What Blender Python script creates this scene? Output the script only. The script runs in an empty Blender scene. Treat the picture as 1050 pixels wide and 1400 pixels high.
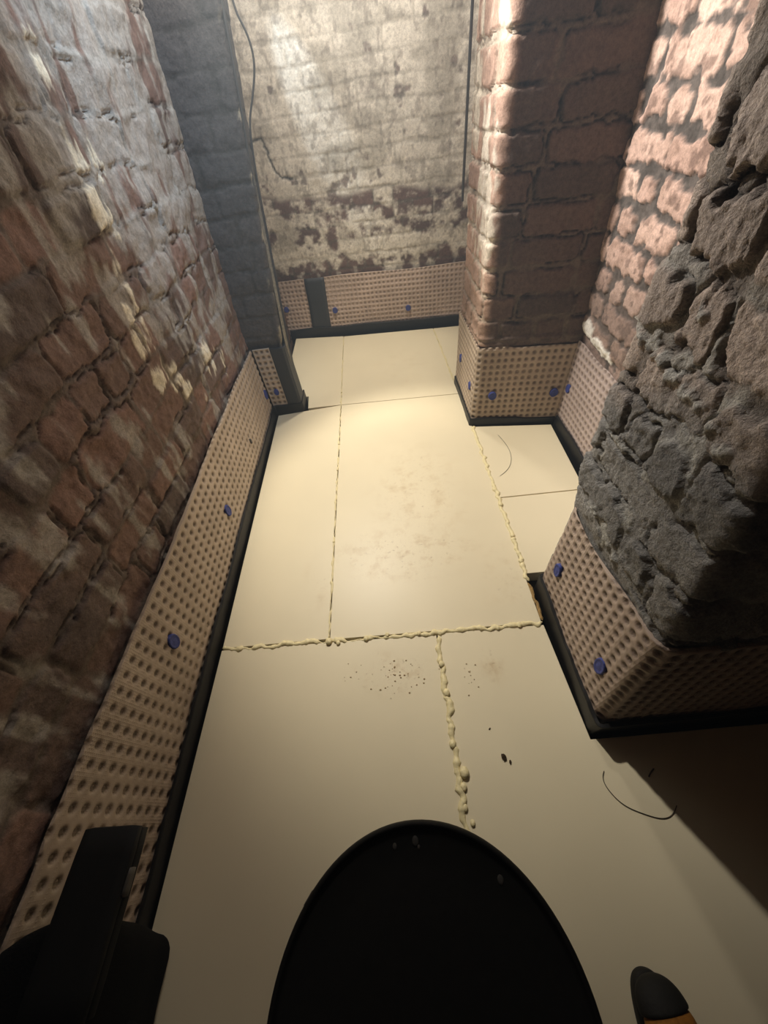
import bpy, bmesh, math, random
import numpy as np
from mathutils import Vector, Matrix

random.seed(7)
C = bpy.context.scene.collection
PI = math.pi

# ------------------------------------------------------------------ helpers
def s2l(r, g, b):
    f = lambda c: (c/255/12.92) if c/255 <= .04045 else ((c/255+.055)/1.055)**2.4
    return np.array([f(r), f(g), f(b)])

def sm(a, b, x):
    t = np.clip((x-a)/(b-a), 0, 1)
    return t*t*(3-2*t)

def _hash(i, j, seed):
    h = (i.astype(np.int64)*374761393 + j.astype(np.int64)*668265263 + seed*1442695041) & 0xffffffff
    h = ((h ^ (h >> 13))*1274126177) & 0xffffffff
    h = h ^ (h >> 16)
    return (h & 0xffffff)/float(0xffffff)

def vnoise(x, y, seed=0):
    i = np.floor(x); j = np.floor(y)
    fx = x-i; fy = y-j
    fx = fx*fx*fx*(fx*(fx*6-15)+10); fy = fy*fy*fy*(fy*(fy*6-15)+10)
    a = _hash(i, j, seed); b = _hash(i+1, j, seed); c = _hash(i, j+1, seed); d = _hash(i+1, j+1, seed)
    return (a*(1-fx)+b*fx)*(1-fy)+(c*(1-fx)+d*fx)*fy

def fbm(x, y, seed=0, octv=4, gain=.5):
    t = 0; amp = 1; tot = 0
    for k in range(octv):
        t = t+amp*vnoise(x*2**k+k*17.3, y*2**k+k*9.1, seed+k*31)
        tot += amp; amp *= gain
    return t/tot            # 0..1, mean .5

def bricks(U, V, course=.078, seed=0, mort=.007, headers=.35, warp=.006, rough=.004, rnd_r=.012, smear=0.0, lens=.215):
    """mask (1 on a brick, 0 in the joint), random number per brick, position across the brick (0..1), sdf"""
    rs = np.random.RandomState(seed)
    Uw = U+warp*1.6*(fbm(U*7, V*7, seed+1, 3)-.5)*2
    Vw = V+warp*1.6*(fbm(U*6+40, V*6, seed+2, 3)-.5)*2
    row = np.floor(Vw/course).astype(int)
    mask = np.zeros_like(U); rnd = np.zeros_like(U); pos = np.zeros_like(U); rnd2 = np.zeros_like(U); sd = np.zeros_like(U)
    for r in range(row.min(), row.max()+1):
        m = row == r
        if not m.any():
            continue
        b = [U.min()-.3-rs.rand()*.2]
        hrow = rs.rand() < headers
        while b[-1] < U.max()+.3:
            L = lens*(.5 if (hrow and rs.rand() < .75) or rs.rand() < .18 else 1)*(.88+.24*rs.rand())
            b.append(b[-1]+L)
        b = np.array(b)
        u = Uw[m]
        k = np.clip(np.searchsorted(b, u)-1, 0, len(b)-2)
        lo, hi = b[k], b[k+1]
        br = rs.rand(len(b)); br2 = rs.rand(len(b)); sh = (rs.rand(len(b))-.5)*.006
        hx = (hi-lo)/2-mort*(.7+.6*br2[k]); hz = course/2-mort*(.75+.5*br[k])
        qx = np.abs(u-(lo+hi)/2)-hx+rnd_r; qz = np.abs(Vw[m]-(r+.5)*course-sh[k])-hz+rnd_r
        d = np.hypot(np.maximum(qx, 0), np.maximum(qz, 0))+np.minimum(np.maximum(qx, qz), 0)-rnd_r
        sd[m] = d; rnd[m] = br[k]; rnd2[m] = br2[k]; pos[m] = (u-lo)/(hi-lo)
    sd = sd+rough*2*(fbm(U*38, V*38, seed+5, 3)-.5)*2
    mask = sm(.0035, -.0035, sd+smear)
    return mask, rnd, rnd2, pos, sd

def fillet(pts, r, n=7):
    out = [np.array(pts[0], float)]
    for i in range(1, len(pts)-1):
        p0, p, p1 = (np.array(q, float) for q in pts[i-1:i+2])
        a = p0-p; b = p1-p; la = np.linalg.norm(a); lb = np.linalg.norm(b); a /= la; b /= lb
        ang = math.acos(max(-1, min(1, float(a@b))))
        t = min(r/math.tan(ang/2), la*.45, lb*.45)
        A = p+a*t; B = p+b*t
        for k in range(n+1):
            s = k/n
            out.append((1-s)**2*A+2*s*(1-s)*p+s*s*B)
    out.append(np.array(pts[-1], float))
    return np.array(out)

def resample(P, du):
    seg = np.linalg.norm(np.diff(P, axis=0), axis=1); s = np.concatenate([[0], np.cumsum(seg)])
    n = max(2, int(round(s[-1]/du))+1)
    u = np.linspace(0, s[-1], n)
    Q = np.stack([np.interp(u, s, P[:, 0]), np.interp(u, s, P[:, 1])], 1)
    T = np.gradient(Q, u, axis=0)
    k = 3                                   # a little smoothing of the tangent
    Tp = np.pad(T, ((k, k), (0, 0)), 'edge')
    T = sum(Tp[i:i+n] for i in range(2*k+1))/(2*k+1)
    T /= np.linalg.norm(T, axis=1)[:, None]
    return u, Q, T

def link(name, me, mat=None, parent=None):
    o = bpy.data.objects.new(name, me); C.objects.link(o)
    if mat: me.materials.append(mat)
    if parent is not None: o.parent = parent
    return o

def relief(name, pts, z0, z1, du, fun, mat, side=1, r=.0, lean=None, thick=.03, parent=None, dz=None, ztop=None):
    """a wall surface or a sheet: a grid swept along a plan path, with real relief along its normal"""
    P = fillet(pts, r) if r > 0 else np.array(pts, float)
    u, Q, T = resample(P, du)
    N = np.stack([-T[:, 1], T[:, 0]], 1)*side
    nz = max(2, int(round((z1-z0)/(dz or du)))+1)
    t = np.linspace(0, 1, nz)
    nu = len(u)
    if ztop is None:
        Z = np.repeat((z0+(z1-z0)*t)[:, None], nu, 1)
    else:
        top = ztop(u)
        Z = z0+(top[None, :]-z0)*t[:, None]
    U = np.repeat(u[None, :], nz, 0)
    h, col = fun(U, Z)
    X = Q[None, :, 0]+N[None, :, 0]*h; Y = Q[None, :, 1]+N[None, :, 1]*h
    BX = np.repeat(Q[None, :, 0]-N[None, :, 0]*thick, nz, 0); BY = np.repeat(Q[None, :, 1]-N[None, :, 1]*thick, nz, 0)
    if lean is not None:
        dx, dy = lean(U, Z)
        X = X+dx; Y = Y+dy; BX = BX+dx; BY = BY+dy
    front = np.stack([X, Y, Z], -1).reshape(-1, 3)
    idx = np.arange(nz*nu).reshape(nz, nu)
    quads = np.stack([idx[:-1, :-1], idx[:-1, 1:], idx[1:, 1:], idx[1:, :-1]], -1).reshape(-1, 4)
    border = np.concatenate([idx[0, :], idx[1:, -1], idx[-1, -2::-1], idx[-2:0:-1, 0]])
    bk = np.stack([BX, BY, Z], -1).reshape(-1, 3)[border]
    nb = len(border); base = nz*nu
    b2 = np.arange(nb)+base
    sk = np.stack([border, np.roll(border, -1), np.roll(b2, -1), b2], -1)[:, ::-1]
    # back skin: strips between the lower and the upper back edge
    low = b2[:nu]; upi = np.concatenate([[0], np.arange(0)])
    topb = b2[nu+nz-2:nu+nz-2+nu][::-1]
    backq = np.stack([low[:-1], topb[:-1], topb[1:], low[1:]], -1)
    F = np.concatenate([quads, sk, backq])
    if side > 0:
        F = F[:, ::-1]
    V = np.concatenate([front, bk])
    me = bpy.data.meshes.new(name)
    me.vertices.add(len(V)); me.vertices.foreach_set('co', V.ravel())
    me.loops.add(F.size); me.loops.foreach_set('vertex_index', F.ravel().astype(np.int32))
    me.polygons.add(len(F)); me.polygons.foreach_set('loop_start', np.arange(0, F.size, 4, dtype=np.int32))
    sm_ = np.ones(len(F), bool); sm_[len(quads):] = False
    me.update(calc_edges=True)
    me.polygons.foreach_set('use_smooth', sm_)
    cc = np.ones((len(V), 4), np.float32)
    cc[:base, :3] = col.reshape(-1, 3); cc[base:, :3] = col.reshape(-1, 3)[border]
    at = me.color_attributes.new('Col', 'FLOAT_COLOR', 'POINT'); at.data.foreach_set('color', cc.ravel())
    me.validate()
    return link(name, me, mat, parent)

def thing(name, loc, label, cat, group=None):
    o = bpy.data.objects.new(name, None); C.objects.link(o)
    o.location = loc; o.empty_display_size = .05
    return tag(o, label, cat, group)

def tag(o, label, cat, group=None, kind=None):
    o['label'] = label; o['category'] = cat
    if group: o['group'] = group
    if kind: o['kind'] = kind
    return o

def struct(o, label, cat):
    o['kind'] = 'structure'; o['label'] = label; o['category'] = cat
    return o

def adopt(o, parent):
    """make o (built in world space) a child of parent without moving it"""
    bpy.context.view_layer.update()
    o.parent = parent
    o.matrix_parent_inverse = parent.matrix_world.inverted()
    return o

def bm_obj(name, bm, mat, parent=None, smooth=False):
    bmesh.ops.recalc_face_normals(bm, faces=bm.faces[:])
    me = bpy.data.meshes.new(name); bm.to_mesh(me); bm.free()
    if smooth:
        for p in me.polygons: p.use_smooth = True
    return link(name, me, mat, parent)

def recentre(o, base=True):
    """origin to the middle of the footprint"""
    co = np.empty(len(o.data.vertices)*3); o.data.vertices.foreach_get('co', co); co = co.reshape(-1, 3)
    c = (co.min(0)+co.max(0))/2
    if base: c[2] = co[:, 2].min()
    o.data.vertices.foreach_set('co', (co-c).ravel()); o.location = Vector(c)+o.location
    o.data.update()
    return o

# ------------------------------------------------------------------ materials
def mat_base(name):
    m = bpy.data.materials.new(name); m.use_nodes = True
    nt = m.node_tree; b = nt.nodes['Principled BSDF']
    return m, nt, b

def N(nt, t, **k):
    n = nt.nodes.new(t)
    for a, v in k.items(): setattr(n, a, v)
    return n

def noise(nt, scale, detail=4, rough=.55, vec=None):
    n = N(nt, 'ShaderNodeTexNoise'); n.inputs['Scale'].default_value = scale
    n.inputs['Detail'].default_value = detail; n.inputs['Roughness'].default_value = rough
    if vec is not None: nt.links.new(vec, n.inputs['Vector'])
    return n

def ramp(nt, src, stops):
    r = N(nt, 'ShaderNodeValToRGB'); nt.links.new(src, r.inputs['Fac'])
    e = r.color_ramp.elements
    while len(e) < len(stops): e.new(.5)
    for k, (p, c) in enumerate(stops):
        e[k].position = p; e[k].color = (*c, 1) if len(c) == 3 else c
    return r

def mix(nt, a, b, fac, mode='MIX'):
    n = N(nt, 'ShaderNodeMix', data_type='RGBA', blend_type=mode)
    for sock, v in ((n.inputs[0], fac), (n.inputs[6], a), (n.inputs[7], b)):
        if hasattr(v, 'is_linked'): nt.links.new(v, sock)
        else: sock.default_value = v if not isinstance(v, tuple) else (*v, 1) if len(v) == 3 else v
    return n.outputs[2]

def masonry_mat(name, bump=.5, rough=.93, spec=.2, dist=.004, grain=.6):
    m, nt, b = mat_base(name)
    geo = N(nt, 'ShaderNodeNewGeometry')
    at = N(nt, 'ShaderNodeAttribute', attribute_name='Col')
    n1 = noise(nt, 90, 6, .65, geo.outputs['Position'])
    r1 = ramp(nt, n1.outputs['Fac'], [(.25, (.62, .6, .58)), (.55, (1, 1, 1)), (.8, (1.25, 1.22, 1.18))])
    c = mix(nt, at.outputs['Color'], r1.outputs['Color'], 1.0, 'MULTIPLY')
    n6 = noise(nt, 330, 4, .6, geo.outputs['Position'])
    r6 = ramp(nt, n6.outputs['Fac'], [(.3, (.7, .69, .67)), (.5, (1, 1, 1)), (.72, (1.3, 1.28, 1.24))])
    c = mix(nt, c, r6.outputs['Color'], grain, 'MULTIPLY')
    v = N(nt, 'ShaderNodeTexVoronoi'); v.inputs['Scale'].default_value = 140
    nt.links.new(geo.outputs['Position'], v.inputs['Vector'])
    pit = ramp(nt, v.outputs['Distance'], [(.0, (.45, .43, .4)), (.16, (1, 1, 1))])
    n2 = noise(nt, 26, 3, .5, geo.outputs['Position'])
    pm = ramp(nt, n2.outputs['Fac'], [(.52, (0, 0, 0)), (.66, (1, 1, 1))])
    c2 = mix(nt, c, pit.outputs['Color'], pm.outputs['Color'], 'MULTIPLY')
    nt.links.new(c2, b.inputs['Base Color'])
    b.inputs['Roughness'].default_value = rough; b.inputs['Specular IOR Level'].default_value = spec
    n3 = noise(nt, 160, 5, .7, geo.outputs['Position'])
    bp = N(nt, 'ShaderNodeBump'); bp.inputs['Strength'].default_value = bump; bp.inputs['Distance'].default_value = dist
    nt.links.new(n3.outputs['Fac'], bp.inputs['Height']); nt.links.new(bp.outputs['Normal'], b.inputs['Normal'])
    return m

def plastic(name, col, rough=.4, bump=.0, scale=60, spec=.5, var=.0):
    m, nt, b = mat_base(name)
    geo = N(nt, 'ShaderNodeNewGeometry')
    n = noise(nt, scale, 4, .6, geo.outputs['Position'])
    c = ramp(nt, n.outputs['Fac'], [(.3, tuple(np.array(col)*(1-var))), (.7, tuple(np.array(col)*(1+var)))])
    nt.links.new(c.outputs['Color'], b.inputs['Base Color'])
    b.inputs['Roughness'].default_value = rough; b.inputs['Specular IOR Level'].default_value = spec
    if bump:
        bp = N(nt, 'ShaderNodeBump'); bp.inputs['Strength'].default_value = bump; bp.inputs['Distance'].default_value = .003
        nt.links.new(n.outputs['Fac'], bp.inputs['Height']); nt.links.new(bp.outputs['Normal'], b.inputs['Normal'])
    return m

M_brick = masonry_mat('old_brickwork')
M_pier = masonry_mat('rough_sooty_brickwork', bump=1.0, dist=.009, grain=1.0)
M_paint = masonry_mat('limewashed_brickwork', bump=.3)
M_black = plastic('black_sheet', s2l(19, 18, 19), .5, .25, 45, .4, .25)
M_tape = plastic('black_tape', s2l(48, 50, 54), .5, .1, 60, .4, .1)
M_foam = plastic('cured_foam', s2l(226, 213, 168), .5, .5, 120, .4, .12)
M_foamdark = plastic('cut_foam_edge', s2l(150, 122, 78), .9, .9, 160, .2, .4)
M_blue = plastic('blue_plug', s2l(58, 68, 132), .6, .4, 200, .3, .3)
M_grey = plastic('grey_clip', s2l(70, 66, 62), .5, .0)
M_tub = plastic('black_rigid_plastic', s2l(18, 17, 15), .7, .08, 90, .2, .25)
M_speck = plastic('dried_splash', s2l(52, 50, 46), .8)
M_fabric = plastic('black_woven_fabric', s2l(12, 11, 11), .95, .8, 400, .15, .4)
M_case = plastic('black_case', s2l(14, 13, 12), .75, .1, 80, .3, .1)
M_rubber = plastic('black_rubber', s2l(22, 20, 17), .7, .3, 150, .3, .2)
M_tan = plastic('tan_leather', s2l(150, 98, 34), .75, .5, 130, .3, .2)
M_lace = plastic('brown_lace', s2l(58, 42, 24), .9, .5, 300, .2, .2)
M_dirt = plastic('dirt', s2l(62, 50, 38), .95, .5, 300, .1, .4)
M_thread = plastic('thread', s2l(70, 62, 50), .8)
M_cable = plastic('grey_cable', s2l(74, 72, 70), .6)

def membrane_mat():
    m, nt, b = mat_base('dimpled_membrane')
    geo = N(nt, 'ShaderNodeNewGeometry')
    at = N(nt, 'ShaderNodeAttribute', attribute_name='Col')
    n1 = noise(nt, 9, 3, .5, geo.outputs['Position'])
    r1 = ramp(nt, n1.outputs['Fac'], [(.3, (.86, .85, .84)), (.7, (1.08, 1.08, 1.08))])
    c = mix(nt, at.outputs['Color'], r1.outputs['Color'], 1.0, 'MULTIPLY')
    nt.links.new(c, b.inputs['Base Color'])
    b.inputs['Roughness'].default_value = .5; b.inputs['Specular IOR Level'].default_value = .35
    # woven mesh facing: fine crossed threads as bump
    sep = N(nt, 'ShaderNodeSeparateXYZ'); nt.links.new(geo.outputs['Position'], sep.inputs[0])
    tot = None
    for a in range(3):
        mu = N(nt, 'ShaderNodeMath', operation='MULTIPLY'); mu.inputs[1].default_value = 2*PI/.0055
        nt.links.new(sep.outputs[a], mu.inputs[0])
        si = N(nt, 'ShaderNodeMath', operation='SINE'); nt.links.new(mu.outputs[0], si.inputs[0])
        if tot is None: tot = si
        else:
            ad = N(nt, 'ShaderNodeMath', operation='MAXIMUM'); nt.links.new(tot.outputs[0], ad.inputs[0]); nt.links.new(si.outputs[0], ad.inputs[1]); tot = ad
    bp = N(nt, 'ShaderNodeBump'); bp.inputs['Strength'].default_value = .25; bp.inputs['Distance'].default_value = .0012
    nt.links.new(tot.outputs[0], bp.inputs['Height']); nt.links.new(bp.outputs['Normal'], b.inputs['Normal'])
    return m
M_mem = membrane_mat()

def board_mat(name, col, spots):
    """cream faced insulation board with scuffs and boot dirt where the boards are walked on"""
    m, nt, b = mat_base(name)
    geo = N(nt, 'ShaderNodeNewGeometry'); P = geo.outputs['Position']
    n1 = noise(nt, 3.2, 3, .5, P)
    base = ramp(nt, n1.outputs['Fac'], [(.3, tuple(col*.955)), (.7, tuple(np.minimum(col*1.03, .95)))])
    c = base.outputs['Color']
    # broad faint scuffs
    n2 = noise(nt, 16, 6, .68, P)
    sc = ramp(nt, n2.outputs['Fac'], [(.50, (0, 0, 0)), (.70, (.8, .8, .8))])
    n4 = noise(nt, 75, 5, .7, P)
    sp = ramp(nt, n4.outputs['Fac'], [(.60, (0, 0, 0)), (.66, (1, 1, 1))])
    area = None
    for (x, y, rx, ry, k) in spots:
        mp = N(nt, 'ShaderNodeMapping'); mp.vector_type = 'TEXTURE'
        mp.inputs['Location'].default_value = (x, y, 0); mp.inputs['Scale'].default_value = (rx, ry, 1)
        nt.links.new(P, mp.inputs['Vector'])
        ln = N(nt, 'ShaderNodeVectorMath', operation='LENGTH'); nt.links.new(mp.outputs[0], ln.inputs[0])
        mr = N(nt, 'ShaderNodeMapRange', interpolation_type='SMOOTHSTEP')
        mr.inputs['From Min'].default_value = 0; mr.inputs['From Max'].default_value = 1
        mr.inputs['To Min'].default_value = k; mr.inputs['To Max'].default_value = 0
        nt.links.new(ln.outputs['Value'], mr.inputs['Value'])
        if area is None: area = mr.outputs[0]
        else:
            ad = N(nt, 'ShaderNodeMath', operation='MAXIMUM'); nt.links.new(area, ad.inputs[0]); nt.links.new(mr.outputs[0], ad.inputs[1]); area = ad.outputs[0]
    if area is not None:
        m1 = N(nt, 'ShaderNodeMath', operation='MULTIPLY'); nt.links.new(area, m1.inputs[0]); nt.links.new(sc.outputs['Color'], m1.inputs[1])
        c = mix(nt, c, tuple(s2l(178, 146, 98)), m1.outputs[0])
        m2 = N(nt, 'ShaderNodeMath', operation='MULTIPLY'); nt.links.new(area, m2.inputs[0]); nt.links.new(sp.outputs['Color'], m2.inputs[1])
        m3 = N(nt, 'ShaderNodeMath', operation='MULTIPLY'); nt.links.new(m2.outputs[0], m3.inputs[0]); m3.inputs[1].default_value = .6
        c = mix(nt, c, tuple(s2l(132, 98, 60)), m3.outputs[0])
    nt.links.new(c, b.inputs['Base Color'])
    b.inputs['Roughness'].default_value = .42; b.inputs['Specular IOR Level'].default_value = .35
    bp = N(nt, 'ShaderNodeBump'); bp.inputs['Strength'].default_value = .06; bp.inputs['Distance'].default_value = .002
    n5 = noise(nt, 40, 3, .5, P); nt.links.new(n5.outputs['Fac'], bp.inputs['Height']); nt.links.new(bp.outputs['Normal'], b.inputs['Normal'])
    return m
CREAM = s2l(226, 215, 186)
M_board = board_mat('cream_board_facing', CREAM, [(.0, .68, .34, .16, .9), (.08, .95, .26, .40, .6), (.30, .55, .12, .2, .35), (-.06, .30, .16, .08, .8), (-.28, .6, .08, .15, .4), (.2, .3, .05, .07, .7), (-.2, 1.5, .06, .06, .5), (.1, 1.9, .3, .4, .2)])
M_cable2 = M_cable

# ------------------------------------------------------------------ colours of the walls
def lerp(a, b, t):
    return a[None, None, :]*(1-t[..., None])+b[None, None, :]*t[..., None]
def over(c, b, t):
    return c*(1-t[..., None])+b[None, None, :]*t[..., None]
def blob(U, V, pts):
    a = np.zeros_like(U)
    for (u, v, ru, rv, k) in pts:
        a = np.maximum(a, k*np.exp(-((U-u)/ru)**2-((V-v)/rv)**2))
    return a

def left_wall(U, V):
    Y = U-.9                                        # path starts at y = -.9
    m, r, r2, pos, sd = bricks(U, V, .079, 11, .0055, .55, .009, .004, .013, lens=.205)
    big = fbm(U*5, V*5, 3, 4)
    crack = np.exp(-((sd-.0005)/.0021)**2)*sm(.42, .62, fbm(U*11, V*11, 15, 3))
    h = m*.003+m*(r-.5)*.007+(fbm(U*24, V*24, 8, 4)-.5)*.011+(big-.5)*.016-.004-crack*.007
    sp = sm(.56, .68, fbm(U*9+3, V*9, 21, 3))*m     # spalled faces
    h = h-sp*.003
    c = lerp(s2l(126, 102, 90), s2l(100, 88, 81), r)
    c = over(c, s2l(132, 106, 94), sm(.7, .74, r2)*.9)
    c = over(c, s2l(84, 76, 71), sm(.48, .75, big)*.6)
    c = over(c, s2l(108, 99, 90), (1-m)*.75)
    c = over(c, s2l(48, 43, 39), crack*.6)
    st = fbm(U*30, V*9, 41, 4)*.6+fbm(U*7, V*7, 43, 3)*.4      # old limewash left in vertical streaks
    dens = .17+.42*sm(.45, .95, V)*sm(.4, 1.1, Y)+.10*sm(.3, .8, V)+.10*(r-.5)
    p = sm(.63, .73, st+dens*.42)
    c = over(c, s2l(166, 161, 152), p*.75)
    wb = blob(Y, V, [(.965, .90, .05, .055, 1.1), (.935, .80, .05, .055, 1.1), (.90, .73, .04, .04, 1), (.879, .67, .045, .055, 1.1), (.885, .59, .055, .055, 1.1), (.97, .49, .055, .05, 1), (.93, .54, .05, .05, 1),
                     (.99, .98, .05, .05, .9), (1.05, .97, .05, .05, .9), (1.16, .50, .06, .055, 1), (1.30, .42, .06, .055, 1), (1.22, .46, .05, .05, .8), (.765, .38, .03, .03, .7), (1.0, 1.09, .05, .05, .8), (1.3, .6, .08, .05, .6), (1.08, .42, .06, .035, .7)])
    wp = sm(.40, .58, wb*.66+(r2-.5)*.34+(fbm(U*36, V*12, 47, 5, .6)-.5)*1.25)*sm(.1, .4, wb)*(.15+.85*m)*(1-crack)
    c = over(c, s2l(232, 224, 202), wp*.92)
    return h+wp*.002, c

def back_wall(U, V):
    X = U-.62
    m, r, r2, pos, sd = bricks(U, V, .0695, 23, .005, .2, .006, .003, .01)
    h = m*.0016+m*(r-.5)*.002+(fbm(U*20, V*20, 8, 4)-.5)*.007
    c = lerp(s2l(116, 92, 83), s2l(94, 78, 72), r)
    c = over(c, s2l(98, 90, 80), (1-m)*.8)
    n = fbm(U*22, V*24, 31, 5, .6)*.7+fbm(U*7, V*9, 32, 3)*.3
    edge = .68+.05*(fbm(U*5, V*0+2, 33, 3)-.5)*2-.03*X
    full = sm(-.015, .02, V-edge)
    band = np.exp(-((V-.44)/.05)**2)*.9+.34*np.exp(-((V-.56)/.05)**2)+.22
    per = sm(.42, .64, n*1.0+r*.16+band*.24-.15)
    p = np.maximum(full*(1-sm(.72, .80, fbm(U*16+9, V*16, 36, 4)+.13*sm(.85, .68, V)-.04)*.8), per*(1-full))
    p = p*(1-.75*blob(X, V, [(.083, 1.012, .04, .02, 1), (.05, .93, .012, .03, .9), (.43, .8, .02, .05, .8), (.43, 1.05, .05, .02, .6), (.2, .76, .1, .02, .6), (-.17, .98, .01, .02, .9)])*sm(.4, .6, fbm(U*40, V*40, 5, 3)))
    c = over(c, s2l(226, 219, 204), p*.97)
    # grey stains in the limewash
    s = sm(.5, .72, fbm(U*6, V*10+7, 51, 5))
    c = over(c, s2l(152, 144, 128), s*.55*p)
    c = over(c, s2l(110, 96, 84), sm(.60, .68, fbm(U*46, V*30, 53, 3))*.4*p)
    c = over(c, s2l(150, 142, 126), (1-m)*.35*p)
    # hairline crack from the left post
    D = np.full(U.shape, 9.0)
    poly = [(-.56, .905), (-.475, .912), (-.458, .88), (-.452, .83), (-.44, .79), (-.41, .768), (-.36, .762)]
    Xj = X+(fbm(U*60, V*60, 57, 3)-.5)*.016; Vj = V+(fbm(U*60+9, V*60, 58, 3)-.5)*.016
    for (x0, v0), (x1, v1) in zip(poly[:-1], poly[1:]):
        t = np.clip(((Xj-x0)*(x1-x0)+(Vj-v0)*(v1-v0))/((x1-x0)**2+(v1-v0)**2), 0, 1)
        D = np.minimum(D, np.hypot(Xj-x0-t*(x1-x0), Vj-v0-t*(v1-v0)))
    ck = sm(.007, .002, D)
    c = over(c, s2l(84, 80, 74), ck*.9)
    return h+p*.0025-ck*.006, c

def alcove_wall(U, V):
    Y = 1.36-U
    m, r, r2, pos, sd = bricks(U, V, .0735, 37, .010, .45, .009, .009, .009, lens=.2)
    h = m*.005+m*(r-.5)*.006+(fbm(U*24, V*24, 8, 5, .6)-.5)*.011-.006*sm(.40, .36, V)
    c = lerp(s2l(232, 200, 182), s2l(196, 164, 148), r)
    c = over(c, s2l(176, 146, 130), sm(.5, .7, fbm(U*12, V*12, 2, 4))*.6)
    c = over(c, s2l(104, 84, 74), m*sm(.60, .68, fbm(U*40, V*40, 12, 4))*.6)
    c = over(c, s2l(98, 93, 88), (1-m)*.95)
    c = over(c, s2l(70, 66, 62), (1-m)*sm(.5, .62, fbm(U*50, V*50, 14, 3))*.6)
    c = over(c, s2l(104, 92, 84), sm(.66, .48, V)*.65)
    wp = sm(.35, .6, blob(Y, V, [(1.25, .40, .05, .03, 1), (1.17, .378, .07, .022, 1), (1.10, .372, .04, .018, 1)])+(fbm(U*40, V*40, 7, 3)-.5)*.7)
    c = over(c, s2l(240, 236, 226), wp)
    return h+wp*.005, c

def pier_wall(U, V):
    # path: far face (0..L1), left face, near face
    m, r, r2, pos, sd = bricks(U, V+.015, .084, 51, .0085, .35, .012, .008, .022)
    big = fbm(U*5, V*5, 61, 3)
    grit = fbm(U*46, V*46, 63, 5, .62)
    crack = np.exp(-((sd-.002)/.0042)**2)*sm(.38, .6, fbm(U*8, V*8, 66, 3))
    up = sm(.33, .40, V)
    h = (m*.006+m*(r-.5)*.010+(grit-.5)*.007+(fbm(U*110, V*110, 64, 4, .7)-.5)*.005+(big-.5)*.016-crack*.010)*(.25+.75*up)+.008*up-.004
    c = lerp(s2l(200, 182, 168), s2l(172, 158, 147), r)
    c = over(c, s2l(124, 117, 108), (1-m)*.7)
    c = over(c, s2l(44, 41, 38), crack*.8)
    g = sm(.74, .62, V+(fbm(U*7, V*7, 65, 3)-.5)*.16-.0*U)
    grey = lerp(s2l(158, 155, 150), s2l(126, 124, 121), r)
    grey = over(grey, s2l(150, 146, 138), sm(.55, .7, fbm(U*18, V*18, 67, 4))*.5)
    c = c*(1-g[..., None])+grey*g[..., None]
    Y = .538-(U-.402)
    w = np.maximum((1-m)*sm(.5, .62, fbm(U*9, V*9, 71, 3))*sm(.9, .78, V)*.8, sm(.45, .62, blob(Y, V, [(.55-.048*k, .735-.006*k, .03, .014, 1) for k in range(8)]+[(.59, .72, .02, .02, 1), (.40, .79, .025, .02, .8), (.45, .42, .05, .012, .8), (.36, .40, .05, .01, .8)])*.8+(grit-.5)*1.3))
    h = h+w*.004
    c = over(c, s2l(196, 193, 184), w*.8)
    return h, c

def pillar_wall(U, V):
    # path: back end, left face, near face ; U < .36 is the left face
    m, r, r2, pos, sd = bricks(U, V+.04, .0785, 75, .0065, .3, .006, .004, .012)
    crack = np.exp(-((sd-.001)/.0022)**2)*sm(.4, .6, fbm(U*11, V*11, 85, 3))
    h = (m*.006+m*(r-.5)*.007+(fbm(U*26, V*26, 8, 4)-.5)*.010-crack*.009)*(.3+.7*sm(.32, .36, V))-.003
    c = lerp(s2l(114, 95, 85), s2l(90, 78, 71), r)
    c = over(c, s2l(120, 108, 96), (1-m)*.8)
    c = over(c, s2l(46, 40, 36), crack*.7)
    lf = sm(.37, .34, U)  # left face paler than near face, the lamplight put into the brick colour
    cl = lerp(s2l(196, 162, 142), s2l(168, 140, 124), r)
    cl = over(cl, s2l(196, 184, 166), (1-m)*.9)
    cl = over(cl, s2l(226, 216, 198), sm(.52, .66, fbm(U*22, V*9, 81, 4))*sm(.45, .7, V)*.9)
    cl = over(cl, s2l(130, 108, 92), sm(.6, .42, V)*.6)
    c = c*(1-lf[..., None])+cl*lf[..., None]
    ledge = sm(.005, -.005, np.abs(V-.355)-.018)
    return h+ledge*.006, c

def post_wall(U, V):
    m, r, r2, pos, sd = bricks(U, V+.02, .079, 87, .006, .3, .005, .004, .01, lens=.3)
    h = m*.002+m*(r-.5)*.003+(fbm(U*26, V*26, 8, 4)-.5)*.007-.006*sm(.36, .32, V)
    c = lerp(s2l(92, 88, 86), s2l(82, 79, 78), r)
    c = over(c, s2l(78, 75, 72), (1-m)*.8)
    edge = sm(.020, .004, np.abs(U-.172)+(fbm(U*50, V*26, 94, 3)-.5)*.03)
    c = over(c, s2l(176, 168, 148), edge*sm(.52, .60, fbm(U*40, V*14, 91, 4)+.10*sm(.6, .4, V))*.8)
    return h, c

def plain_wall(U, V):
    m, r, r2, pos, sd = bricks(U, V, .079, 99, .007, .3, .006, .004, .012)
    h = m*.008+(fbm(U*18, V*18, 8, 3)-.5)*.01
    c = lerp(s2l(112, 84, 70), s2l(86, 68, 60), r)
    c = over(c, s2l(84, 78, 70), (1-m)*.8)
    return h, c

TOP = 1.75
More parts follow.
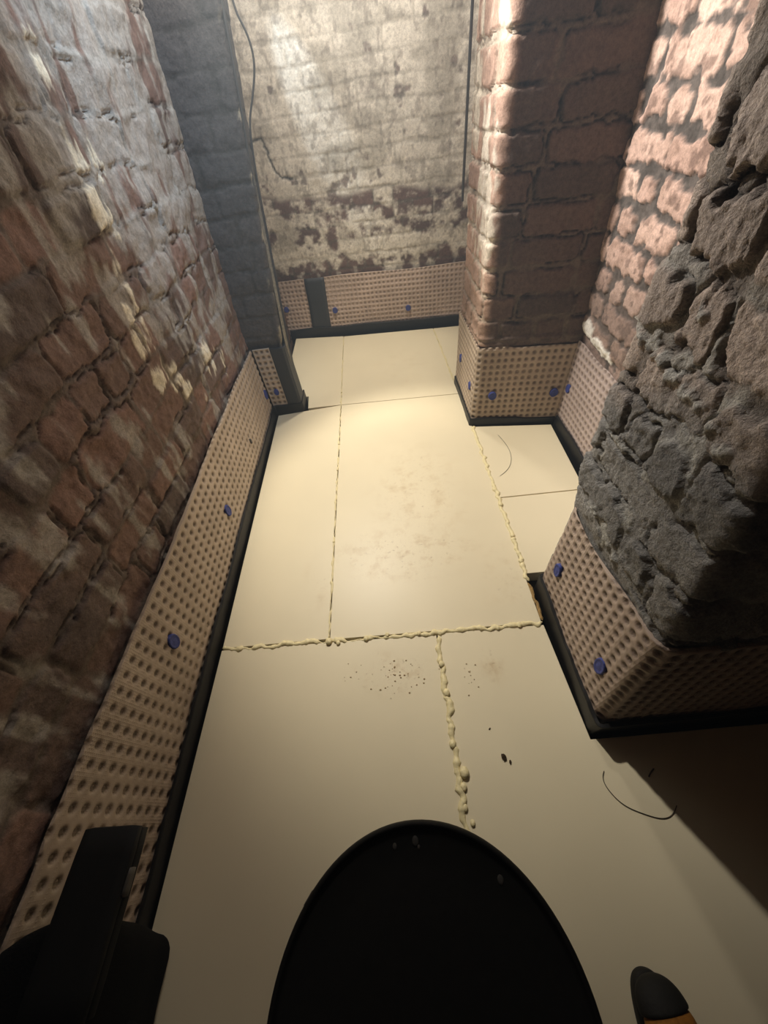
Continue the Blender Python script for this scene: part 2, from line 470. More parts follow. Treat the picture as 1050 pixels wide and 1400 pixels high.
# ------------------------------------------------------------------ the setting
wl = relief('wall_left', [(-.585, -.9), (-.585, 1.66)], -.05, TOP, .0045, left_wall, M_brick, side=-1,
            lean=lambda u, z: (.083*np.maximum(z-.33, 0), 0*z), thick=.1)
struct(wl, 'old brown brick wall down the left side with scraps of limewash', 'wall')
wl2 = relief('wall_left_recess', [(-.60, 1.64), (-.60, 2.56)], -.05, TOP, .008, plain_wall, M_brick, side=-1, thick=.1)
struct(wl2, 'short stretch of brick wall hidden behind the left post', 'wall')
wp = relief('wall_left_post', [(-.60, 1.60), (-.432, 1.60), (-.432, 1.70), (-.60, 1.70)], -.05, TOP, .004, post_wall, M_brick, side=-1, r=.012,
            lean=lambda u, z: ((.083+.045*sm(0, .17, u))*np.maximum(z-.33, 0), 0*z), thick=.03)
struct(wp, 'narrow dark brick post standing out from the left wall', 'wall')
wb = relief('wall_back', [(-.62, 2.505), (.80, 2.405)], -.05, TOP, .005, back_wall, M_paint, side=-1, thick=.1)
struct(wb, 'limewashed end wall with a bare brick band above the membrane', 'wall')
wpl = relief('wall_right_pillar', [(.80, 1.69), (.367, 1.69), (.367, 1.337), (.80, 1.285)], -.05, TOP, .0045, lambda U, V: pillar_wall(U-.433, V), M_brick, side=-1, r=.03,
             lean=lambda u, z: (-.012*np.maximum(z-.33, 0), 0*z), thick=.03)
struct(wpl, 'projecting brown brick pillar on the right of the passage', 'wall')
wa = relief('wall_right_alcove', [(.724, 1.36), (.724, .48)], -.05, TOP, .0045, alcove_wall, M_brick, side=-1,
            lean=lambda u, z: (-.065*np.maximum(z-.33, 0), 0*z), thick=.1)
struct(wa, 'pinkish brick wall with wide dark joints between pillar and pier', 'wall')
wr2 = relief('wall_right_end', [(.745, 2.5), (.745, 1.6)], -.05, TOP, .01, plain_wall, M_brick, side=-1, thick=.1)
struct(wr2, 'brick wall in the bay behind the pillar', 'wall')
PIER_PATH = [(.80, .538), (.398, .538), (.398, .150), (1.15, .163)]
def pier_lean(u, z):
    w = sm(.402, .402+.388, u)
    zz = np.maximum(z-.02, 0)+1.0*np.maximum(z-.38, 0)
    return (-.02*np.maximum(z-.36, 0), .105*zz*w+.03*np.maximum(z-.36, 0)*(1-w))
wpi = relief('wall_right_pier', PIER_PATH, -.05, TOP, .0042, pier_wall, M_pier, side=-1, r=.018, lean=pier_lean, thick=.04)
struct(wpi, 'rough sooty brick pier standing nearest the camera on the right', 'wall')
wr3 = relief('wall_right_near', [(1.10, .2), (1.10, -.9)], -.05, TOP, .012, plain_wall, M_brick, side=-1, thick=.1)
struct(wr3, 'dark brick wall beyond the near pier', 'wall')
wf = relief('wall_front', [(1.15, -.9), (-.62, -.9)], -.05, TOP, .012, plain_wall, M_brick, side=-1, thick=.1)
struct(wf, 'brick wall behind the camera', 'wall')

def slab(name, poly, z0, z1, mat, bev=0, parent=None):
    bm = bmesh.new()
    vs = [bm.verts.new((x, y, z0)) for x, y in poly]
    f = bm.faces.new(vs)
    r = bmesh.ops.extrude_face_region(bm, geom=[f])
    for v in r['geom']:
        if isinstance(v, bmesh.types.BMVert): v.co.z = z1
    bmesh.ops.recalc_face_normals(bm, faces=bm.faces[:])
    if bev:
        bmesh.ops.bevel(bm, geom=[e for e in bm.edges], offset=bev, segments=2, profile=.5, affect='EDGES')
    return bm_obj(name, bm, mat, parent)
fl = slab('floor', [(-.75, -1.0), (1.25, -1.0), (1.25, 2.65), (-.75, 2.65)], -.12, -.05, M_black)
struct(fl, 'black damp proof sheet covering the cellar floor under the boards', 'floor')
ce = slab('ceiling', [(-.75, -1.0), (1.25, -1.0), (1.25, 2.65), (-.75, 2.65)], TOP, TOP+.08, plastic('old_plaster', s2l(120, 108, 94), .9, .6, 30, .1, .2))
struct(ce, 'low cellar ceiling', 'ceiling')

# ------------------------------------------------------------------ insulation boards
def board(poly, label, z=0.0, mat=None):
    o = slab('insulation_board', poly, -.05, z, mat or M_board, .0012)
    recentre(o); o['group'] = 'cream insulation boards'
    return tag(o, label, 'insulation board', 'cream insulation boards on the floor')
g = .0018
board([(-.551, .406), (-.2375-g, .406), (-.2365-g, 1.602), (-.553, 1.572)], 'long narrow cream insulation board beside the left wall membrane')
board([(-.2365+g, .404), (.3625, .400), (.3625-g, 1.58), (-.2350+g, 1.602)], 'widest cream insulation board in the middle of the passage, smeared with dirt')
board([(-.405, 1.607), (-.236-g, 1.606), (-.241-g, 2.40), (-.560, 2.452), (-.556, 1.72), (-.412, 1.72)], 'cream insulation board at the far left, notched round the brick post')
board([(-.236+g, 1.606), (.352-g, 1.584), (.334-g, 2.352), (-.241+g, 2.396)], 'cream insulation board in the middle against the end wall')
board([(.352+g, 1.700), (.70, 1.70), (.70, 2.33), (.334+g, 2.350)], 'cream insulation board mostly hidden behind the right pillar')
board([(.3655+g, .8765), (.675, .8765), (.690, 1.262), (.358+g, 1.308)], 'cream insulation board in the alcove against the pillar')
board([(.3655+g, .556), (.675, .556), (.675, .8725), (.3655+g, .8725)], 'cream insulation board in the alcove beside the rough pier')
board([(-.563, -.88), (.0695-g, -.88), (.0695-g, .392), (-.552, .400)], 'cream insulation board nearest the camera on the left, under the black tub')
board([(.0695+g, -.88), (1.05, -.88), (1.05, .128), (.380, .119), (.366, .392), (.0695+g, .394)], 'cream insulation board nearest the camera on the right, cut round the pier')

# ------------------------------------------------------------------ foam beads
def bead(name, pts, r0, r1, label, seed, mat=None, squash=.8, gap=0.0, blobs=()):
    rs = random.Random(seed)
    P = []
    for (a, b) in zip(pts[:-1], pts[1:]):
        L = math.dist(a, b); n = max(2, int(L/.004))
        for k in range(n): P.append([a[0]+(b[0]-a[0])*k/n, a[1]+(b[1]-a[1])*k/n])
    P.append(list(pts[-1])); P = np.array(P)
    s = np.arange(len(P))*.004
    rad = r0+(r1-r0)*np.clip(vnoise(s*55, s*0, seed)*.55+vnoise(s*160, s*0+3, seed+1)*.45, 0, 1)**1.4
    gmask = sm(gap-.06, gap+.06, vnoise(s*26, s*0+5, seed+7)) if gap > 0 else np.ones_like(s)
    rad = rad*(.35+.65*gmask)
    off = (vnoise(s*60, s*0+9, seed+3)-.5)*r1*.9
    bm = bmesh.new(); rings = []
    for k in range(len(P)):
        t = P[min(k+1, len(P)-1)]-P[max(k-1, 0)]; t = t/np.linalg.norm(t); nrm = np.array([-t[1], t[0]])
        fade = min(1, (k+1)/3, (len(P)-k)/3)
        ring = []
        for j in range(9):
            a = PI*j/8
            wob = 1+.18*(rs.random()-.5)
            q = P[k]+nrm*(math.cos(a)*rad[k]*fade*wob+off[k])
            ring.append(bm.verts.new((q[0], q[1], -.002+math.sin(a)*rad[k]*squash*fade*wob*1.15)))
        rings.append(ring)
    for A, B in zip(rings[:-1], rings[1:]):
        for j in range(8): bm.faces.new((A[j], A[j+1], B[j+1], B[j]))
    for ring in rings: pass
    for A, B in zip(rings[:-1], rings[1:]): bm.faces.new((A[0], B[0], B[8], A[8]))
    bm.faces.new(rings[0]); bm.faces.new(rings[-1][::-1])
    for (x, y, r) in blobs:
        mt = Matrix.Translation((x, y, r*.45)) @ Matrix.Diagonal((1.0, 1.15, .7, 1))
        res = bmesh.ops.create_icosphere(bm, subdivisions=3, radius=r, matrix=mt)
        for v in res['verts']:
            v.co += Vector((rs.random()-.5, rs.random()-.5, rs.random()-.5))*r*.16
    o = bm_obj(name, bm, mat or M_foam, None, True)
    recentre(o)
    return tag(o, label, 'foam bead', 'beads of foam sealing the board joints')
bead('foam_bead', [(-.552, .403), (-.34, .401), (-.10, .3985), (.12, .396), (.366, .3965)], .004, .0115, 'lumpy foam bead running across the floor between the near and middle boards', 3, gap=.30,
     blobs=[(-.237, .398, .009), (-.21, .392, .006), (-.13, .397, .007), (-.07, .402, .006), (.02, .398, .006), (.24, .394, .006), (.3, .397, .007)])
bead('foam_bead', [(.0705, .386), (.071, .2), (.069, .07), (.071, -.08)], .005, .012, 'thick lumpy foam bead between the two nearest boards, ending by the tub', 5,
     blobs=[(.084, .075, .010), (.078, .05, .007), (.072, .24, .008), (.068, .13, .0075), (.085, -.01, .005), (.074, .015, .006), (.07, .31, .0075)])
bead('foam_bead', [(-.2375, .41), (-.2375, .9), (-.236, 1.6), (-.241, 2.39)], .002, .006, 'thin broken foam bead between the left and middle boards', 8, gap=.5,
     blobs=[(-.236, 1.29, .005), (-.237, 1.12, .004), (-.238, .75, .004), (-.236, 1.72, .004)])
bead('foam_bead', [(.3650, .53), (.3655, .88), (.362, 1.31)], .0045, .011, 'pale foam bead from the pillar corner to the pier along the alcove boards', 12, blobs=[(.364, .84, .008), (.366, .7, .007), (.3645, .6, .007)])
bead('foam_bead', [(.351, 1.68), (.346, 1.86), (.336, 2.34)], .003, .007, 'foam bead beside the far corner of the pillar running to the end wall', 15)
bead('foam_bead', [(.3685, .405), (.3655, .525)], .004, .007, 'short tan foam strip along the cut board edge beside the pier', 21, mat=M_foamdark, squash=.5)

# ------------------------------------------------------------------ dimpled membrane
PITCH = .0252
def membrane_fun(seed, u0=0.0, col=(180, 163, 145), dark=(78, 62, 48), pitch=.0252):
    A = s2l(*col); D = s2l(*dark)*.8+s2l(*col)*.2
    def f(U, V):
        PITCH = pitch
        fu = (U+u0)/PITCH+.12*(fbm(U*3, V*3, seed+9, 2)-.5); fv = V/PITCH
        du = fu-np.floor(fu)-.5; dv = fv-np.floor(fv)-.5
        d = np.hypot(du, dv)*PITCH
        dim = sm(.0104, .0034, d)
        wav = (fbm(U*3.2, V*4, seed, 3)-.5)*.008
        h = wav-dim*.0042
        # thin ridges between the rows of dimples
        rid = np.maximum(sm(.09, .03, np.abs(np.abs(dv)-.5)), 0)*.0008
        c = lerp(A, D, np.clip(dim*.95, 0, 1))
        c = c*(1+.10*(fbm(U*4, V*4, seed+4, 3)-.5)[..., None])
        return h+rid, c
    return f
def membrane(pts, side, r, label, seed, lean=None, z0=-.03, ztop=.33, wavy=.008, du=.0032, base=None, **kw):
    top = (lambda u: ztop+(vnoise(u*5, u*0+.5, seed)-.5)*2*wavy+(vnoise(u*22, u*0, seed+1)-.5)*.004) if not callable(ztop) else ztop
    root = thing('membrane_strip', (float(base[0]), float(base[1]), 0), label, 'damp proof membrane', 'brown dimpled membrane strips along the walls')
    sh = relief('membrane_sheet', pts, z0, .33, du, membrane_fun(seed, **kw), M_mem, side=side, r=r, lean=lean, thick=.005, ztop=top)
    adopt(sh, root)
    return root
def plug(parent, p, n, rx=.015, rz=.017, mat=None, seed=0):
    """a domed plug head with a stepped rim, pressed into a dimple; p on the sheet, n out of the wall"""
    n = Vector(n).normalized(); t = Vector((-n.y, n.x, 0)).normalized(); up = Vector((0, 0, 1))
    rs = random.Random(seed)
    bm = bmesh.new(); prof = [(1.0, -.008), (1.0, .0005), (.95, .002), (.80, .0024), (.70, .0014), (.42, .0016), (.2, .0024)]
    rings = []
    k = 20
    jit = [1+.06*(rs.random()-.5) for _ in range(k)]
    for (f, d) in prof:
        rings.append([bm.verts.new(Vector(p)+t*math.cos(2*PI*i/k)*rx*f*jit[i]+up*math.sin(2*PI*i/k)*rz*f*jit[i]+n*d) for i in range(k)])
    for A, B in zip(rings[:-1], rings[1:]):
        for i in range(k): bm.faces.new((A[i], A[(i+1) % k], B[(i+1) % k], B[i]))
    bm.faces.new(rings[-1]); bm.faces.new(rings[0][::-1])
    o = bm_obj('fixing_plug', bm, mat or M_blue, None, True)
    recentre(o, False)
    o['label'] = 'blue plastic fixing plug' if mat is None else 'grey plastic clip'
    return adopt(o, parent)

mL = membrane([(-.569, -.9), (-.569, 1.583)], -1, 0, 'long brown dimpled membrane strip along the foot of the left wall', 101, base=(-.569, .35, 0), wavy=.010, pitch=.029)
for y, z in ((.353, .199), (.814, .147), (1.555, .13)): plug(mL, (-.567, y, z), (1, 0, 0), .016, .023, seed=int(y*100))
plug(mL, (-.566, 1.194, .139), (1, .2, 0), .006, .012, M_grey, 4)
mP = membrane([(-.566, 1.586), (-.492, 1.586)], -1, 0, 'small brown membrane piece on the face of the left post', 103, base=(-.53, 1.586, 0), ztop=.325, wavy=.003)
plug(mP, (-.525, 1.584, .12), (0, -1, 0), .012, .016, seed=3)
mB1 = membrane([(-.60, 2.478), (-.425, 2.464)], -1, 0, 'brown membrane strip on the end wall, left of the black tape', 105, base=(-.5, 2.47, 0), ztop=.325, wavy=.003, col=(192, 172, 158), dark=(142, 122, 108))
plug(mB1, (-.575, 2.470, .172), (0, -1, 0), .015, .016, seed=5)
mB2 = membrane([(-.315, 2.457), (.60, 2.394)], -1, 0, 'long brown membrane strip on the end wall, right of the black tape', 107, base=(.1, 2.43, 0), ztop=lambda u: .325+.004*np.sin(u*9), col=(192, 172, 158), dark=(142, 122, 108))
for x, z in ((-.27, .141), (.187, .113)): plug(mB2, (x, 2.4505-(x+.315)*.069, z), (0, -1, 0), .016, .017, seed=int(x*50))
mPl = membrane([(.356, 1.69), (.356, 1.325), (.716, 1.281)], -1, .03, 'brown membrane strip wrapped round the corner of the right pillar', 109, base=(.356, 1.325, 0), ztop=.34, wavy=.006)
for y, z in ((1.605, .168), (1.395, .15)): plug(mPl, (.354, y, z), (-1, 0, 0), .015, .018, seed=int(y*60))
for x, z in ((.432, .143), (.672, .145)): plug(mPl, (x, 1.316-(x-.356)*.122, z), (-.1, -1, 0), .016, .018, seed=int(x*70))
mA = membrane([(.712, 1.285), (.712, .545)], -1, 0, 'brown membrane strip in the alcove between pillar and pier', 113, base=(.712, .95, 0), ztop=.345, wavy=.006, col=(172, 156, 148), dark=(104, 90, 84))
plug(mA, (.710, 1.255, .172), (-1, 0, 0), .014, .018, seed=9)
def pier_mlean(u, z):
    w = sm(.302, .302+.37, u)
    return (0*z, .105*np.maximum(z-.02, 0)*w)
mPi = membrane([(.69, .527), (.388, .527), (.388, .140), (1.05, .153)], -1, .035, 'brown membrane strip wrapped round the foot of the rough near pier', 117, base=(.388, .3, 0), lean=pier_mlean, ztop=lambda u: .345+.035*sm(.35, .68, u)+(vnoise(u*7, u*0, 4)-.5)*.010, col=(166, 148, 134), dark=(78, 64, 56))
plug(mPi, (.385, .463, .168), (-1, 0, 0), .014, .024, seed=11); plug(mPi, (.385, .225, .175), (-1, 0, 0), .015, .028, seed=12)

# black tape over the joint of the end wall membrane
bm = bmesh.new()
def tape(name, pts, thick, mat):
    """a quad sheet with thickness; pts = four corners, front face"""
    bm = bmesh.new(); P = [Vector(p) for p in pts]; n = (P[1]-P[0]).cross(P[3]-P[0]).normalized()
    nu, nv = 6, 12; grid = {}
    for i in range(nu+1):
        for j in range(nv+1):
            s, t = i/nu, j/nv
            q = (P[0]*(1-s)+P[1]*s)*(1-t)+(P[3]*(1-s)+P[2]*s)*t
            q = q+n*(.0015*math.sin(t*9+s*3)+.0008*random.random())
            grid[i, j] = (bm.verts.new(q), bm.verts.new(q-n*thick))
    for i in range(nu):
        for j in range(nv):
            a, b, c, d = grid[i, j], grid[i+1, j], grid[i+1, j+1], grid[i, j+1]
            bm.faces.new((a[0], b[0], c[0], d[0])); bm.faces.new((d[1], c[1], b[1], a[1]))
    for seq in ([(i, 0) for i in range(nu+1)], [(nu, j) for j in range(nv+1)], [(i, nv) for i in range(nu, -1, -1)], [(0, j) for j in range(nv, -1, -1)]):
        for p, q in zip(seq[:-1], seq[1:]): bm.faces.new((grid[q][0], grid[p][0], grid[p][1], grid[q][1]))
    return bm_obj(name, bm, mat, None, True)
t1 = tape('jointing_tape', [(-.438, 2.458, .01), (-.318, 2.449, .01), (-.300, 2.447, .328), (-.418, 2.456, .330)], .004, M_tape)
recentre(t1); tag(t1, 'broad black tape covering the membrane joint on the end wall', 'tape')

# black edging upstands at the foot of the membranes
def upstand(pts, side, label, seed, top=.042, r=.006, lean=None, thick=.006):
    def f(U, V):
        h = (fbm(U*6, V*6, seed, 3)-.5)*.006+(fbm(U*40, V*20, seed+2, 3)-.5)*.002
        return h, np.ones(U.shape+(3,))*s2l(19, 18, 19)
    o = relief('edging_strip', pts, -.05, top, .007, f, M_black, side=side, r=r, thick=thick, lean=lean, dz=.006,
               ztop=lambda u: top+(vnoise(u*6, u*0, seed)-.5)*.014+(vnoise(u*30, u*0, seed+1)-.5)*.004)
    recentre(o)
    return tag(o, label, 'edging strip', 'black edging strips between boards and membrane')
upstand([(-.5615, -.88), (-.5615, 1.577), (-.421, 1.585), (-.421, 1.70)], -1, 'black plastic edging strip along the left wall, turning round the post foot', 201, .046)
upstand([(-.59, 2.462), (.56, 2.378)], -1, 'black plastic edging strip along the foot of the end wall', 203, .05)
upstand([(.3495, 1.69), (.3495, 1.317), (.7045, 1.273)], -1, 'black plastic edging strip round the foot of the right pillar', 205, .034)
upstand([(.702, 1.264), (.702, .552)], -1, 'black plastic edging strip in the alcove, below its membrane', 207, .04)
upstand([(.66, .5185), (.3795+.002, .5185), (.3815, .132), (1.04, .144)], -1, 'black plastic edging strip round the foot of the near pier', 209, .055, r=.012)

# black corner piece on the left post
bm = bmesh.new()
prof = [(-.490, 1.585), (-.434, 1.583), (-.424, 1.590), (-.422, 1.665), (-.430, 1.665), (-.434, 1.60), (-.490, 1.593)]
rows = []
for z, gx in ((.0, 0), (.1, .001), (.2, -.001), (.318, .0), (.322, .001)):
    rows.append([bm.verts.new((x+gx, y, z)) for x, y in prof])
for A, B in zip(rows[:-1], rows[1:]):
    for i in range(len(prof)): bm.faces.new((A[i], A[(i+1) % len(prof)], B[(i+1) % len(prof)], B[i]))
bm.faces.new(rows[0][::-1]); bm.faces.new(rows[-1])
cs = bm_obj('corner_strip', bm, M_tape); recentre(cs)
tag(cs, 'upright black plastic corner strip on the foot of the left post', 'corner strip')

# ------------------------------------------------------------------ cables
def tube(name, pts, r, mat, res=8, parent=None, smooth_path=True):
    cu = bpy.data.curves.new(name, 'CURVE'); cu.dimensions = '3D'; cu.bevel_depth = r; cu.bevel_resolution = 3; cu.resolution_u = res; cu.use_fill_caps = True
    sp = cu.splines.new('NURBS' if smooth_path else 'POLY'); sp.points.add(len(pts)-1)
    for p, q in zip(sp.points, pts): p.co = (*q, 1)
    if smooth_path: sp.use_endpoint_u = True; sp.order_u = 3
    o = bpy.data.objects.new(name, cu); C.objects.link(o)
    dg = bpy.context.evaluated_depsgraph_get(); dg.update()
    me = bpy.data.meshes.new_from_object(o.evaluated_get(dg)); bpy.data.objects.remove(o)
    for p in me.polygons: p.use_smooth = True
    me.name = name; me.materials.clear()
    return link(name, me, mat, parent)
def postx(z): return -.432+.128*max(z-.33, 0)
c1 = tube('cable', [(postx(z)+.004+.004*math.sin(z*13), 1.61, z) for z in (1.7, 1.5, 1.3, 1.15, 1.0, .9, .85, .82)], .0042, M_cable); recentre(c1)
tag(c1, 'straight grey cable running down the edge of the left post', 'cable')
c2 = tube('cable', [(postx(1.7)+.02, 1.64, 1.7), (postx(1.4)+.018, 1.64, 1.4), (postx(1.2)+.02, 1.64, 1.19), (postx(1.12)+.055, 1.645, 1.14), (postx(1.08)+.062, 1.645, 1.09), (postx(1.02)+.04, 1.645, 1.03), (postx(1.0)+.012, 1.64, .98), (postx(.9)+.010, 1.64, .9), (postx(.8)+.008, 1.64, .8)], .003, M_cable); recentre(c2)
tag(c2, 'thin grey cable with a slack loop beside the left post', 'cable')
c3 = tube('cable', [(.338, 1.66, z) for z in (1.7, 1.4, 1.1, .95, .8, .72)], .0045, M_cable); recentre(c3)
tag(c3, 'grey cable clipped down the far edge of the right pillar', 'cable')

# ------------------------------------------------------------------ black tub in front of the camera
tx, ty, th, tr = -.024, -.181, .35, .181
tub = thing('lidded_tub', (tx, ty, 0), 'large black round lidded tub standing at the bottom of the photo', 'tub')
def lathe(name, prof, mat, parent, k=96, close=True):
    bm = bmesh.new(); rings = []
    for r, z in prof:
        if r < 1e-6: rings.append([bm.verts.new((0, 0, z))])
        else: rings.append([bm.verts.new((r*math.cos(2*PI*i/k), r*math.sin(2*PI*i/k), z)) for i in range(k)])
    for A, B in zip(rings[:-1], rings[1:]):
        for i in range(k):
            a0, a1 = A[i % len(A)], A[(i+1) % len(A)]; b0, b1 = B[i % len(B)], B[(i+1) % len(B)]
            f = [a0, a1, b1, b0]; f = [v for n_, v in enumerate(f) if v not in f[:n_]]
            if len(f) > 2: bm.faces.new(f)
    return bm_obj(name, bm, mat, parent, True)
lathe('body', [(0, .0), (.132, .0), (.138, .006), (.150, .14), (.160, .27), (.166, .275), (.167, .295), (.161, .30), (.163, .325), (.160, .33), (0, .33)], M_tub, tub)
lid = lathe('lid', [(tr-.006, .318), (tr, .320), (tr+.001, .342), (tr-.001, .349), (tr-.004, .351), (tr-.0065, .349), (tr-.008, .345), (tr-.012, .3435), (tr-.05, .3445), (.06, .346), (0, .3465)], M_tub, tub)
bm = bmesh.new(); bmesh.ops.create_cube(bm, size=1, matrix=Matrix.Rotation(math.radians(142), 4, 'Z') @ Matrix.Translation((tr+.0005, 0, .334)) @ Matrix.Diagonal((.003, .02, .012, 1)))
bmesh.ops.bevel(bm, geom=bm.edges[:], offset=.002, segments=2, affect='EDGES')
bm_obj('lid_tab', bm, M_tub, lid)
for k, (x, y, r) in enumerate(((-.024, -.021, .0045), (-.052, -.025, .003), (.079, -.062, .004), (-.02, -.027, .002))):
    bm = bmesh.new(); bmesh.ops.create_icosphere(bm, subdivisions=2, radius=r, matrix=Matrix.Translation((x-tx, y-ty, .3442)) @ Matrix.Diagonal((1, 1.3, .25, 1)))
    bm_obj('paint_splash', bm, M_speck, lid, True)

# ------------------------------------------------------------------ work boot
bt = thing('work_boot', (.333, -.316, 0), 'tan work boot with black rubber toe at the bottom right corner', 'boot')
bt.rotation_euler = (0, 0, math.radians(6))
def loft(name, rings, mat, parent, cap=True):
    bm = bmesh.new(); R_ = [[bm.verts.new(p) for p in ring] for ring in rings]; k = len(R_[0])
    for A, B in zip(R_[:-1], R_[1:]):
        for i in range(k): bm.faces.new((A[i], A[(i+1) % k], B[(i+1) % k], B[i]))
    if cap: bm.faces.new(R_[0][::-1]); bm.faces.new(R_[-1])
    o = bm_obj(name, bm, mat, parent, True)
    md = o.modifiers.new('Subdivision', 'SUBSURF'); md.levels = 1; md.render_levels = 2
    return o
def foot_half(y):                       # half width along the boot, toe at +y
    t = (y+.15)/.27
    return .029+.013*math.sin(min(1, max(0, t))*PI*.62)
def sole_ring(z, grow, k=28):
    ring = []
    for i in range(k):
        a = 2*PI*i/k
        y = -.015+(.128+grow)*math.sin(a)
        w = foot_half(y)*1.0+grow
        c_ = math.cos(a); ring.append((math.copysign(abs(c_)**.75, c_)*w*(1 if True else 0), y, z))
    return ring
loft('sole', [sole_ring(.0, -.003), sole_ring(.004, .001), sole_ring(.022, .001), sole_ring(.026, -.002)], M_rubber, bt)
def upper_ring(y, w, h, z0=.024, k=16):
    return [(w*math.cos(2*PI*i/k), y, z0+h*.5+h*.5*math.sin(2*PI*i/k)) for i in range(k)]
loft('toe_cap', [upper_ring(.074, .0385, .050), upper_ring(.080, .0385, .048), upper_ring(.092, .036, .042), upper_ring(.104, .028, .034), upper_ring(.112, .012, .018, .030)], M_rubber, bt)
up = loft('upper', [upper_ring(-.140, .018, .07), upper_ring(-.132, .032, .10), upper_ring(-.095, .037, .105), upper_ring(-.05, .039, .098), upper_ring(-.01, .041, .08), upper_ring(.034, .0395, .064), upper_ring(.064, .038, .054), upper_ring(.082, .036, .047)], M_tan, bt)
loft('shaft', [[(.038*math.cos(2*PI*i/20), -.085+.048*math.sin(2*PI*i/20), z) for i in range(20)] for z in (.09, .12, .15, .155)], M_tan, bt)
loft('collar', [[(.041*math.cos(2*PI*i/20)*s, -.085+.051*math.sin(2*PI*i/20)*s, z) for i in range(20)] for z, s in ((.148, .96), (.152, 1), (.166, 1), (.170, .9), (.160, .8))], M_rubber, bt)
for k in range(4):
    y = .012-k*.018; z = .108+k*.009 - (0 if k else .006)
    l = tube('lace', [(-.026, y, z-.012), (-.012, y+.004, z-.001), (.012, y-.004, z-.001), (.026, y, z-.012)], .0022, M_lace, parent=None)
    l.parent = bt

# ------------------------------------------------------------------ black holdall and case in the bottom left corner
def rounded_box(name, sx, sy, sz, bev, mat, parent, loc, lump=0.0, seed=0, sub=6, rot=0):
    bm = bmesh.new(); bmesh.ops.create_cube(bm, size=1)
    bmesh.ops.subdivide_edges(bm, edges=bm.edges[:], cuts=sub, use_grid_fill=True)
    rs = random.Random(seed); ph = [rs.random()*6 for _ in range(6)]
    for v in bm.verts:
        p = v.co*2
        q = Vector((p.x*sx/2, p.y*sy/2, p.z*sz/2))
        inner = Vector((max(-sx/2+bev, min(sx/2-bev, q.x)), max(-sy/2+bev, min(sy/2-bev, q.y)), max(-sz/2+bev, min(sz/2-bev, q.z))))
        d = q-inner
        if d.length > 1e-6: q = inner+d.normalized()*min(bev, d.length)
        if lump:
            q += d.normalized()*lump*(math.sin(q.x*38+ph[0])*math.sin(q.y*31+ph[1])+.6*math.sin(q.z*45+ph[2]+q.x*20)) if d.length > 1e-6 else Vector()
        v.co = q
    o = bm_obj(name, bm, mat, parent, True); o.location = loc; o.rotation_euler = (0, 0, rot)
    return o
bag = thing('rucksack', (-.515, -.245, 0), 'slumped black fabric rucksack against the left wall in the bottom corner', 'bag')
bb = rounded_box('body', .086, .35, .29, .040, M_fabric, bag, (0, 0, .145), .003, 3, 16)
for v in bb.data.vertices:                          # narrow foot, top rising towards the wall
    z = v.co.z/.29+.5
    if v.co.x > 0: v.co.x *= .25+.75*float(sm(0, .75, z))
    if v.co.y > 0: v.co.y -= .075*(1-z)*v.co.y/.175
    v.co.z += .10*float(sm(-.012, -.040, v.co.x))*max(0, z)**2
rounded_box('pocket', .03, .20, .12, .014, M_fabric, bag, (.034, -.06, .18), .002, 5, 8)
l = tube('zip', [(.02, -.12, .285), (.024, -.05, .292), (.024, .05, .292), (.02, .10, .286)], .003, M_case); l.parent = bag
l = tube('carry_strap', [(.0, -.15, .282), (.002, -.13, .31), (.0, -.10, .315), (-.002, -.08, .288)], .007, M_fabric); l.parent = bag
case = thing('plastic_case', (-.478, -.075, .294), 'flat black plastic case lying on top of the black rucksack', 'case')
rounded_box('body', .084, .18, .020, .006, M_case, case, (0, 0, .010), 0, 1, 5)
rounded_box('lid', .087, .183, .014, .005, M_case, case, (0, 0, .026), 0, 1, 5)
rounded_box('latch', .004, .03, .014, .0018, M_grey, case, (.0445, .03, .02), 0, 1, 3)

# ------------------------------------------------------------------ bits on the floor
def fz(pts, z=.0012): return [(x, y, z) for x, y in pts]
t = tube('loose_thread', fz([(.383, .060), (.374, .050), (.376, .03), (.395, .002), (.43, -.014), (.462, -.024), (.487, -.018), (.500, -.004)]), .0008, M_thread); recentre(t)
tag(t, 'long curved loose thread on the board beside the pier shadow', 'thread', 'loose threads on the boards')
t = tube('loose_thread', fz([(.470, .045), (.477, .052), (.487, .058)]), .0014, M_thread); recentre(t)
tag(t, 'tiny dark thread scrap at the edge of the pier shadow', 'thread', 'loose threads on the boards')
t = tube('loose_thread', fz([(.455, 1.23), (.475, 1.16), (.473, 1.08), (.44, 1.01), (.40, .985)]), .0007, M_thread); recentre(t)
tag(t, 'thin curved hair on the alcove board below the pillar', 'thread', 'loose threads on the boards')
rs = random.Random(5)
def crumb(x, y, r, label):
    bm = bmesh.new(); bmesh.ops.create_icosphere(bm, subdivisions=2, radius=r, matrix=Matrix.Translation((x, y, r*.35)) @ Matrix.Rotation(rs.random()*3, 4, 'Z') @ Matrix.Diagonal((1.3, .8, .5, 1)))
    for v in bm.verts: v.co += Vector((rs.random()-.5, rs.random()-.5, (rs.random()-.5)*.5))*r*.5
    o = bm_obj('dirt_crumb', bm, M_dirt); recentre(o)
    return tag(o, label, 'crumb', 'dirt crumbs on the boards')
crumb(.178, .098, .0055, 'largest dark dirt crumb on the near right board')
crumb(.190, .088, .0032, 'small dirt crumb just right of the largest crumb')
crumb(.160, .155, .0022, 'lone dark dirt speck above the largest crumb')
bm = bmesh.new()
for k in range(46):
    x = -.06+rs.gauss(0, .055); y = .285+rs.gauss(0, .03); r = .0009+.0014*rs.random()
    bmesh.ops.create_icosphere(bm, subdivisions=1, radius=r, matrix=Matrix.Translation((x, y, r*.3)) @ Matrix.Diagonal((1.4, .9, .5, 1)))
